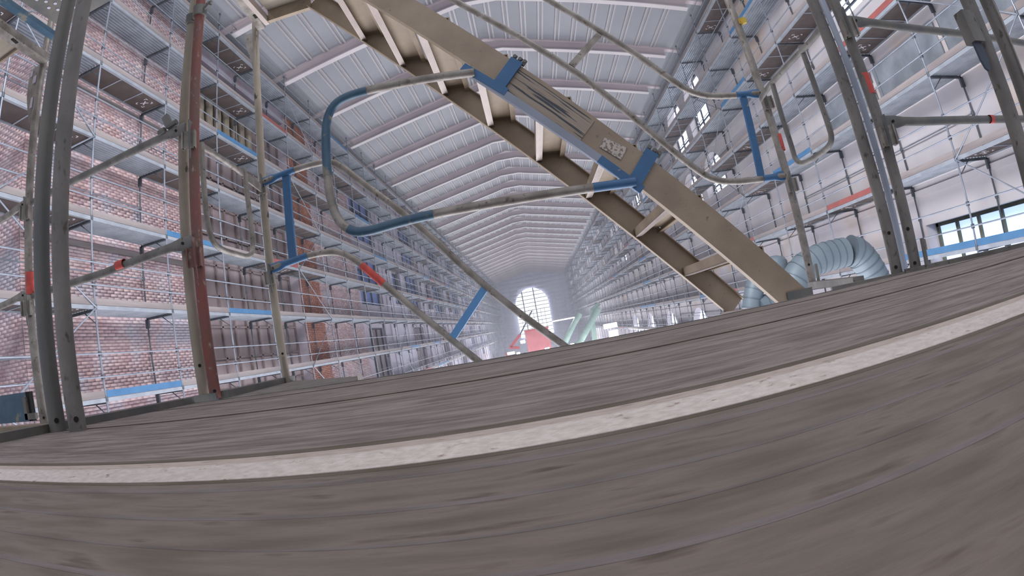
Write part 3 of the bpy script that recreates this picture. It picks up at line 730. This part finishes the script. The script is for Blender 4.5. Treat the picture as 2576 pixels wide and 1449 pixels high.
rail('lower rail end leaving the left image edge behind the thin post', [(-2.58, 1.86, .572), (-2.8, 1.88, .565), (-3.6, 1.9, .54)], .0192, M['steel'], (0,))
rail('upper dark tube rail at the right, crossing behind the thick leaning post', [(1.50, 1.69, .972), (1.95, 1.72, .96), (3.4, 1.72, .91)], .0198, M['steel_dark'], (0,))
rail('lower dark tube rail at the right with a small red mark', [(1.50, 1.69, .511), (1.75, 1.72, .512), (2.75, 1.72, .495)], .0192, M['steel_dark'], (0,), sticker=(.60, .03))

# ---- end guard frames (closed loops)
def loop(label, pts, topbar, link, r, m, base):
    t = thing('end_guard_frame', label, 'railing', loc=base); B = Vector(base)
    MB().tube([p-B for p in smooth_path(pts, 2)], r, 12).build('bent_tube', m, t, True)
    MB().tube([Vector(p)-B for p in topbar], r*1.05, 12, flat={0: (.006, r*1.5), len(topbar)-1: (.006, r*1.5)}).build('top_bar', m, t, True)
    if link: MB().bar(Vector(link[0])-B, Vector(link[1])-B, .008, .05, (1, 0, 0)).build('flat_end', m, t)
    return t
loop('small U shaped end guard between the rust-red post and the left rear post',
     [(-1.42, 2.06, 1.115), (-1.42, 2.072, .919), (-1.42, 2.085, .736), (-1.42, 2.115, .635), (-1.42, 2.19, .600), (-1.42, 2.33, .597), (-1.42, 2.46, .595), (-1.42, 2.525, .645), (-1.42, 2.520, .78), (-1.42, 2.503, .96), (-1.42, 2.483, 1.10)],
     [(-1.42, 2.06, 1.10), (-1.42, 2.16, 1.095), (-1.42, 2.38, 1.075), (-1.42, 2.47, 1.068)], ((-1.42, 2.46, 1.066), (-1.45, 2.74, 1.055)), .0145, M['steel'], (-1.42, 2.3, .6))
loop('small U shaped end guard between the right rear post and the dusty posts',
     [(1.5, 2.475, 1.045), (1.5, 2.488, .83), (1.5, 2.476, .66), (1.5, 2.478, .585), (1.5, 2.42, .545), (1.5, 2.30, .54), (1.5, 2.15, .543), (1.5, 2.085, .57), (1.5, 2.084, .64), (1.5, 2.092, .81), (1.5, 2.089, 1.06)],
     [(1.52, 2.70, 1.03), (1.5, 2.50, 1.035), (1.5, 2.40, 1.037), (1.5, 2.15, 1.037), (1.48, 1.98, 1.02), (1.44, 1.76, 1.00)], None, .0145, M['steel_dirty'], (1.5, 2.3, .54))

# ---- stair guardrails in the rear plane
def stair_guard(label, up_, lo_, blue_u, blue_l, spacers, name_m, red=None, base=(0, 2.76, .6)):
    t = thing('stair_guardrail', label, 'railing', loc=base); B = Vector(base); r = .0192
    for pts, blue in ((up_, blue_u), (lo_, blue_l)):
        P = [p-B for p in smooth_path(pts, 2)]
        MB().tube(P, r, 16).build('tube', name_m, t, True)
        for (a, b) in blue:
            seg = [Vector(p)-B for p in (a, b)]; d = (seg[1]-seg[0]).normalized()
            MB().tube([seg[0], seg[0]+d*.07, seg[0]+d*.11, seg[1]], r+.001, 16, flat={0: (.007, r*1.5), 1: (.009, r*1.5)}).build('painted_end', M['blue'], t, True)
            c = seg[0]+d*.03; MB().tube([c+Vector((0, -.014, 0)), c+Vector((0, -.004, 0))], .006, 10).build('rivet_hole', M['black'], t, True)
    for (a, b, wdt, mm) in spacers:
        MB().bar(Vector(a)-B, Vector(b)-B, .02, wdt, (0, 1, 0)).build('spacer', mm, t)
    if red: MB().tube([Vector(red[0])-B, Vector(red[1])-B], r+.0015, 16, cap=False).build('red_sleeve', M['red'], t, True)
    return t
gl = stair_guard('grey stair guardrail at left with blue ends, blue spacers and red sleeve',
    [(-1.45, 2.76, 1.10), (-1.273, 2.76, 1.122), (-1.101, 2.76, 1.130), (-.99, 2.76, 1.118), (-.915, 2.76, 1.055), (-.833, 2.76, .959), (-.538, 2.76, .648), (-.228, 2.76, .228), (.18, 2.76, -.20)],
    [(-1.45, 2.76, .57), (-1.276, 2.76, .594), (-1.135, 2.76, .60), (-1.015, 2.76, .586), (-.926, 2.76, .528), (-.855, 2.76, .450), (-.805, 2.76, .394), (-.496, 2.76, .041), (-.29, 2.76, -.19)],
    [((-1.455, 2.755, 1.098), (-1.23, 2.755, 1.123))], [((-1.455, 2.755, .568), (-1.20, 2.755, .597))],
    [((-1.288, 2.76, 1.115), (-1.296, 2.76, .605), .047, M['blue']), ((-.222, 2.76, .252), (-.452, 2.76, .008), .038, M['blue_bright'])], M['steel'], red=((-.885, 2.76, .483), (-.775, 2.76, .358)))
gr = stair_guard('grey stair guardrail from top centre to the right rear post, blue ends',
    [(.20, 2.76, 2.136), (.409, 2.76, 1.91), (.704, 2.76, 1.591), (.895, 2.76, 1.384), (1.02, 2.76, 1.235), (1.115, 2.76, 1.14), (1.24, 2.76, 1.097), (1.396, 2.76, 1.091), (1.57, 2.76, 1.089)],
    [(-.35, 2.76, 2.236), (-.161, 2.76, 2.039), (.456, 2.76, 1.395), (.681, 2.76, 1.106), (.894, 2.76, .827), (1.015, 2.76, .685), (1.11, 2.76, .60), (1.242, 2.76, .572), (1.422, 2.76, .567), (1.58, 2.76, .569)],
    [((1.585, 2.755, 1.088), (1.40, 2.755, 1.091))], [((1.60, 2.755, .569), (1.42, 2.755, .567))],
    [((.465, 2.76, 1.405), (.67, 2.76, 1.585), .038, M['steel']), ((1.443, 2.76, 1.08), (1.412, 2.76, .58), .04, M['blue'])], M['steel'])

# ---- inner bent handrail clamped on the near stringer
t = thing('bent_handrail', 'blue-ended bent tube handrail clamped to the near stair stringer', 'railing', loc=(-.06, 1.83, .97)); B = Vector((-.06, 1.83, .97))
U = [(-.06, 1.85, .975), (-.269, 1.85, .993), (-.447, 1.85, 1.000), (-.547, 1.85, 1.002), (-.62, 1.85, .985), (-.66, 1.85, .93), (-.673, 1.85, .846), (-.679, 1.85, .696), (-.677, 1.85, .582), (-.652, 1.85, .492), (-.60, 1.85, .446), (-.537, 1.85, .438), (-.435, 1.85, .447), (-.284, 1.85, .452), (.008, 1.85, .447), (.268, 1.85, .441), (.44, 1.85, .436)]
SP = smooth_path([(x, y-.02, z) for x, y, z in U], 2); P = [p-B for p in SP]
MB().tube(P, .0172, 16).build('tube', M['steel'], t, True)
def sub(f0, f1, mm, nm='painted_section'):
    n = len(P); seg = P[int(n*f0):max(int(n*f1), int(n*f0)+2)]; MB().tube(seg, .0178, 16, cap=False).build(nm, mm, t, True)
sub(.17, .46, M['blue_dark']); sub(.60, .80, M['blue_dark']); sub(.915, 1.0, M['blue'])
# mounting bar and straps
MB().bar(Vector((-.10, 1.845, 1.012))-B, Vector((.455, 1.845, .41))-B, .022, .03, (0, 1, 0)).build('mounting_bar', M['galv'], t)
MB().bar(Vector((-.10, 1.838, 1.015))-B, Vector((.045, 1.838, .868))-B, .012, .032, (0, 1, 0)).build('painted_section', M['blue'], t)
MB().bar(Vector((.33, 1.838, .545))-B, Vector((.46, 1.838, .403))-B, .012, .032, (0, 1, 0)).build('painted_section', M['blue'], t)
for (a, b) in (((.005, .89), (.110, 1.005)), ((.425, .42), (.535, .545))):
    MB().bar(Vector((a[0], 1.849, a[1]))-B, Vector((b[0], 1.849, b[1]))-B, .012, .052, (0, 1, 0)).build('clamp_strap', M['blue'], t)
    d = Vector((b[0]-a[0], 0, b[1]-a[1])).normalized(); pd = Vector((d.z, 0, -d.x)); c = Vector((b[0], 1.86, b[1]))-B
    for q in (-.018, .006, .026):
        bb = c+pd*q; MB().tube([bb-d*.005, bb+d*.02], .009, 8).tube([bb+d*.012+Vector((0, -.012, 0)), bb+d*.012+Vector((0, .006, 0))], .008, 6).build('bolt', M['steel_dark'], t, True)

# ---- stair
st = thing('aluminium_stair', 'steep dusty aluminium stair running down from top left to the platform at right', 'stair', loc=(.94, 2.2, DZ)); B = Vector((.94, 2.2, DZ))
ang = Vector((1, 0, -1.136)).normalized(); nrm = Vector((1.136, 0, 1)).normalized()     # along / up-perpendicular
def line_z(x): return -.122+(.939-x)*1.137     # lower edge of the stringers
def stringer(y, inward, x0, x1):
    m = MB(); h = .115
    a = Vector((x0, y, line_z(x0))); b = Vector((x1, y, line_z(x1)))
    # C profile: web + two flanges; u = inward (y), v = perpendicular up
    fl = .032; tk = .004
    prof = [(0, 0), (fl, 0), (fl, tk), (tk, tk), (tk, h-tk), (fl, h-tk), (fl, h), (0, h)]
    m.extrude([(u*inward, v) for u, v in prof], a-B, b-B, (0, 1, 0), nrm)
    return m
stringer(1.862, 1, -.62, .955).build('stringer', M['tan'], st)
stringer(2.545, -1, -1.0, .955).build('stringer', M['tan'], st)
MB().bar(Vector((.935, 1.865, -.11))-B, Vector((.935, 2.545, -.122))-B, .04, .02, (1, 0, 0)).build('foot_bar', M['tan_light'], st)
MB().box(.952, 1.075, 1.858, 1.866, -.085, -.05).v
MB().bar(Vector((.95, 1.856, -.075))-B, Vector((1.065, 1.856, -.075))-B, .006, .03, (0, 1, 0)).build('foot_angle', M['steel_dark'], st)
treads = []
tr = MB()
prof = [(0, 0), (0, .040), (.142, .030), (.142, 0), (.118, 0), (.118, .004), (.137, .004), (.137, .026), (.006, .035), (.006, .004), (.028, .004), (.028, 0)]
tr.extrude(prof, (0, 1.868, 0), (0, 2.54, 0), (1, 0, 0), (0, 0, 1))
tme = tr.mesh('tread', M['tan'])
lp = MB().box(-.0015, .029, 1.87, 2.538, -.0025, -.0002)
for i in range(8): lp.box(.001+i*.0034, .0022+i*.0034, 1.87, 2.538, -.004, -.0025)
lme = lp.mesh('ribbed_lip', M['tan_light'])
for i in range(8):
    x = .752-i*.2033; z = .100+i*.2303
    o = inst('tread', tme, st, Vector((x, 0, z))-B); l = inst('ribbed_lip', lme, o)
    # gusset inside
# flaking facing + sticker on the near stringer
m = MB(); w4 = [(.118, .955), (.335, .705), (.265, .612), (.046, .862)]
w4 = [(.102, .975), (.350, .703), (.268, .622), (.022, .892)]
m.quad_prism([Vector((x, 1.860, z))-B for x, z in w4]+[Vector((x, 1.858, z))-B for x, z in w4]); o = m.build('worn_facing', M['worn'], st); o['label'] = 'flaking facing with dark streaks along the grain'
w4 = [(.371, .630), (.446, .576), (.412, .534), (.345, .596)]
m = MB().quad_prism([Vector((x, 1.8585, z))-B for x, z in w4]+[Vector((x, 1.857, z))-B for x, z in w4]); m.build('peeling_sticker', M['patch'], st)
# upper landing of the stair
ul = thing('stair_landing', 'dusty landing frame at the top of the stair, upper left of centre', 'landing', loc=(-1.2, 2.2, 2.05)); B2 = Vector((-1.2, 2.2, 2.05))
MB().bar(Vector((-1.27, 2.545, 2.13))-B2, Vector((-.98, 2.545, 2.13))-B2, .03, .12, (0, 1, 0)).build('edge_channel', M['tan'], ul)
MB().bar(Vector((-1.27, 1.87, 2.13))-B2, Vector((-.62, 1.87, 2.13))-B2, .03, .12, (0, 1, 0)).build('edge_channel', M['tan'], ul)
for i in range(4):
    y0_ = 1.89+i*.163; MB().box(-1.27+1.2, -.85+1.2, y0_-2.2, y0_+.157-2.2, .10, .13).build('plank', M['beige'], ul)
MB().bar(Vector((-1.285, 1.87, 2.09))-B2, Vector((-1.285, 2.56, 2.09))-B2, .03, .05, (1, 0, 0)).build('end_channel', M['tan_light'], ul)
# transom carrying it, with slot
tt = thing('head_transom', 'grey steel transom with a slot, meeting the left rear post at the top', 'beam', loc=(-1.39, 2.3, 2.0)); B3 = Vector((-1.39, 2.3, 2.0))
MB().bar(Vector((-1.365, 1.84, 2.25))-B3, Vector((-1.44, 2.78, 2.25))-B3, .055, .06, (1, 0, 0)).build('channel', M['steel'], tt)
MB().bar(Vector((-1.40, 2.60, 2.218))-B3, Vector((-1.403, 2.64, 2.218))-B3, .03, .004, (1, 0, 0)).build('slot', M['black'], tt)
m = MB(); m.extrude([(0, 0), (-.10, 0), (-.085, -.1), (-.055, -.2), (-.02, -.33), (0, -.36)], Vector((-1.475, 2.78, 2.22))-B3, Vector((-1.475, 2.786, 2.22))-B3, (1, 0, 0), (0, 0, 1)); m.build('gusset_plate', M['steel'], tt)

# ---- structures in the top left corner (level above of the neighbouring bay)
nb_ = thing('upper_platform', 'beige underside of a platform in the top left corner', 'platform', loc=(-3, 1.4, 1.98)); B4 = Vector((-3, 1.4, 1.98))
MB().box(-1.6, .455, -1.3, .235, 0, .03).build('panel', M['beige'], nb_)
MB().box(-1.6, .455, .235, .25, -.02, .05).build('panel_edge', M['tan'], nb_)
MB().box(-1.6, .455, -.02, .0, -.012, 0).build('panel_joint', M['beige'], nb_)
tr2 = thing('head_transom', 'worn blue and grey U-shaped transom at the top left corner', 'beam', loc=(-2.38, 1.4, 1.96)); B5 = Vector((-2.38, 1.4, 1.96))
MB().bar((.0, -.9, .0), (-.15, .44, .0), .07, .05, (1, 0, 0)).build('channel', M['steel'], tr2)
MB().bar((.08, -.9, .06), (.0, .40, .06), .05, .03, (1, 0, 0)).build('painted_flange', M['blue_dark'], tr2)
MB().bar((-.10, .12, -.027), (-.11, .17, -.027), .02, .004, (1, 0, 0)).build('slot', M['black'], tr2)
m = MB(); gp = [(0, .42), (-.105, .42), (-.11, .33), (-.10, .22), (-.07, .12), (-.035, .03), (0, 0)]
m.extrude(gp, (-2.575, 1.845, 1.53), (-2.575, 1.852, 1.53), (1, 0, 0), (0, 0, 1)); o = m.build('gusset', M['steel'], A0); o.location = -A0.location
for (x, z, w_, h_) in ((-.035, .30, .035, .05), (-.032, .13, .025, .07), (-.08, .36, .018, .04)):
    m = MB().box(-2.575+x-w_/2, -2.575+x+w_/2, 1.838, 1.846, 1.53+z, 1.53+z+h_); o = m.build('gusset_window', M['mortar'], A0); o.location = -A0.location
pf = thing('perforated_deck', 'dark perforated steel deck seen from below at the top left', 'platform', loc=(-2.0, 1.2, 2.02)); B6 = Vector((-2, 1.2, 2.02))
MB().box(-.28, .65, -.8, .55, 0, .02).build('sheet', M['steel_dark'], pf)
hm = MB().tube([(0, 0, -.004), (0, 0, .001)], .011, 8).mesh('perforation', M['black'])
hl = MB().tube([(0, 0, -.004), (0, 0, .001)], .011, 8).mesh('perforation', M['plaster_w'])
for i in range(7):
    for j in range(11):
        inst('perforation', hl if (i < 4 and j > 4) else hm, pf, (-.2+i*.055+(j % 2)*.027, -.05+j*.05, 0))
# lower left: teal toe board and grating of the neighbouring bay
tb = thing('teal_toe_board', 'dark teal steel toe board at the left edge behind the thick posts', 'toe board', loc=(-3.1, 1.95, -.1)); B7 = Vector((-3.1, 1.95, -.1))
MB().box(-.8, .26, 0, .02, .0, .165).build('board', M['blue_dark'], tb)
MB().box(.26, .30, .0, .03, .0, .165).build('end_cap', M['black'], tb)
MB().box(.245, .275, -.02, .0, .01, .135).box(.245, .36, -.02, 0, .01, .045).build('hook_plate', M['steel_dirty'], tb)
gt = thing('perforated_walkway', 'perforated steel walkway strip at the lower left behind the thick posts', 'platform', loc=(-2.5, 1.5, DZ-.06)); B8 = Vector((-2.5, 1.5, DZ-.06))
MB().box(-1.6, 1.08, -.55, .28, -.02, 0).build('sheet', M['steel_dark'], gt)
hm2 = MB().tube([(0, 0, 0), (0, 0, .004)], .012, 8).mesh('perforation', M['alu'])
for i in range(26):
    for j in range(5): inst('perforation', hm2, gt, (-1.0+i*.08, -.4+j*.13, 0))
MB().box(-1.6, 1.08, -.06, -.03, 0, .025).build('stiffener', M['alu'], gt)
MB().box(-1.6, .95, .28, .40, -.02, .03).build('dusty_edge', M['tan'], gt)
# yellow tag on the right rear post
o = MB().box(1.575, 1.625, 2.72, 2.735, 1.565, 1.60).tube([(1.60, 2.71, 1.58), (1.60, 2.74, 1.58)], .022, 10).build('identity_tag', M['yellow']); tag(o, 'small yellow tag tied to the right rear post', 'tag')

# ================================================================== DUCTS AND THINGS IN THE HALL
def duct(label, pts, r, m, ringm, step=.16, cat='duct', group=None, name='ventilation_duct'):
    base = Vector(pts[0]); t = thing(name, label, cat, group, base)
    P = [p-base for p in smooth_path(pts, 2)]
    MB().tube(P, r, 20).build('duct_tube', m, t, True)
    # seams
    acc = 0; rings = []
    for a, b in zip(P[:-1], P[1:]):
        Ls = (b-a).length; d = (b-a).normalized() if Ls > 1e-6 else Vector((1, 0, 0))
        while acc < Ls: rings.append((a+d*acc, d)); acc += step
        acc -= Ls
    for c, d in rings: MB().tube([c-d*.009, c+d*.009], r*1.03, 20).build('seam', ringm, t, True)
    return t
y_ = 8.5
duct('large grey spiral duct lying level right of the stair foot', [(4.40, y_, -.55), (4.46, y_, -.28), (4.62, y_, -.02), (5.0, y_, .18), (5.75, y_, .21)], .27, M['duct'], M['duct_ring'])
duct('large grey spiral duct bending downwards beside the paired right posts', [(5.86, y_, .21), (6.05, y_, .15), (6.22, y_, -.10), (6.38, y_, -.45), (6.5, y_, -1.0)], .29, M['duct'], M['duct_ring'])
duct('grey spiral duct piece seen between the stair stringers', [(3.62, y_, -.42), (3.70, y_, -.18), (3.86, y_, .10), (3.98, y_, .25)], .17, M['duct'], M['duct_ring'])
duct('grey spiral duct running level under the near stringer', [(3.75, y_, -.46), (4.1, y_, -.44), (4.5, y_, -.42)], .22, M['duct'], M['duct_ring'])
fb = thing('duct_cap', 'rounded grey duct cap behind the stair stringer', 'duct', loc=(4.35, 8.8, .1))
MB().tube([(0, 0, 0), (0, 0, .18), (0, 0, .26), (0, 0, .30)], [.26, .26, .2, .08], 18).build('cap_shell', M['duct'], fb, True)
gy = 60
duct('long green-grey hose sloping up at the far right wall', [(1.8, gy, -3.8), (3.0, gy, -2.2), (4.0, gy, -.8), (5.0, gy, .35)], .32, M['duct_green'], M['duct_ring'], .8, 'hose')
duct('second green-grey hose right of the first, leaning to the wall', [(3.6, gy, -3.8), (4.8, gy, -2.4), (5.9, gy, -1.0), (7.3, gy, .6)], .36, M['duct_green'], M['duct_ring'], .8, 'hose')
m = MB().bar((6.2, gy+1.4, -3.8), (6.5, gy+1.4, .5), .5, .5, (0, 1, 0)).bar((6.5, gy+1.4, .5), (7.6, gy+1.4, 1.1), .4, .4, (0, 1, 0)); o = m.build('mast', M['duct_green']); tag(o, 'pale green steel mast beside the sloping hoses', 'mast')
ct = thing('red_container', 'pale red ribbed container in front of the far arched window', 'container', loc=(-.2, 60, -1.9))
MB().box(-1.35, 1.35, 0, 3, -3.5, 1.35).build('box_shell', M['container'], ct)
for i in range(7): MB().box(-1.25+i*.4, -1.10+i*.4, -.06, 0, -3.4, 1.25).build('rib', M['container'], ct)
MB().box(-1.4, 1.4, -.08, 3.05, 1.3, 1.45).build('top_rail', M['crane'], ct)
cr_ = thing('red_lifting_arm', 'small red jointed lifting arm left of the red container', 'machine', loc=(-2.9, 56.5, -2.85)); 
MB().bar((-.3, 0, 1.0), (.9, 0, 2.1), .3, .3, (0, 1, 0)).build('arm', M['crane'], cr_)
MB().bar((.9, 0, 2.1), (2.6, 0, 4.4), .14, .14, (0, 1, 0)).build('boom', M['frame_dark'], cr_)
MB().bar((-.5, 0, .95), (.6, 0, .75), .3, .3, (0, 1, 0)).bar((-.9, 0, -1.4), (-.9, 0, .4), .2, .2, (0, 1, 0)).bar((-.9, 0, -.8), (1.5, 0, -.6), .15, .2, (0, 1, 0)).build('base_frame', M['crane'], cr_)
# floodlights
fl_pts = [(-1.9, 58, -1.6, .5, .3, 'white floodlight left of the red container, upper one'), (-3.4, 58, -2.6, .8, .25, 'wide white floodlight left of the red container'), (-2.6, 58, -2.9, .35, .5, 'tall white floodlight beside the red arm'), (-4.4, 58, -3.2, .5, .3, 'white floodlight low at the left, near the platform edge'),
          (2.3, 58, -2.9, .5, .4, 'white floodlight right of the red container'), (3.4, 58, -2.9, .4, .3, 'white floodlight between the sloping hoses'), (7.9, 58, -1.6, 1.5, .5, 'large white light panel right of the green mast'), (8.1, 58, -2.6, 1.0, .9, 'tall white lit panel below the large one'), (-1.2, 58, -3.0, .4, .2, 'small white lamp in front of the red container'), (.6, 58, -2.8, .5, .2, 'small white lamp at the right foot of the red container')]
for (x, y, z, a, b, lb) in fl_pts:
    t = thing('floodlight', lb, 'lamp', 'site floodlights', (x, y, z))
    MB().box(-a/2-.05, a/2+.05, .03, .2, -b/2-.05, b/2+.05).build('housing', M['steel_dark'], t)
    MB().box(-a/2, a/2, -.02, .03, -b/2, b/2).build('lens', M['lamp'], t)
t = thing('light_tube', 'long bright light bar right of the far arched window', 'lamp', loc=(3.4, 60, .02))
MB().box(-1.7, 1.7, 0, .15, .05, .12).build('housing', M['steel'], t)
MB().box(-1.65, 1.65, -.02, .1, -.05, .05).build('lens', M['lamp'], t)
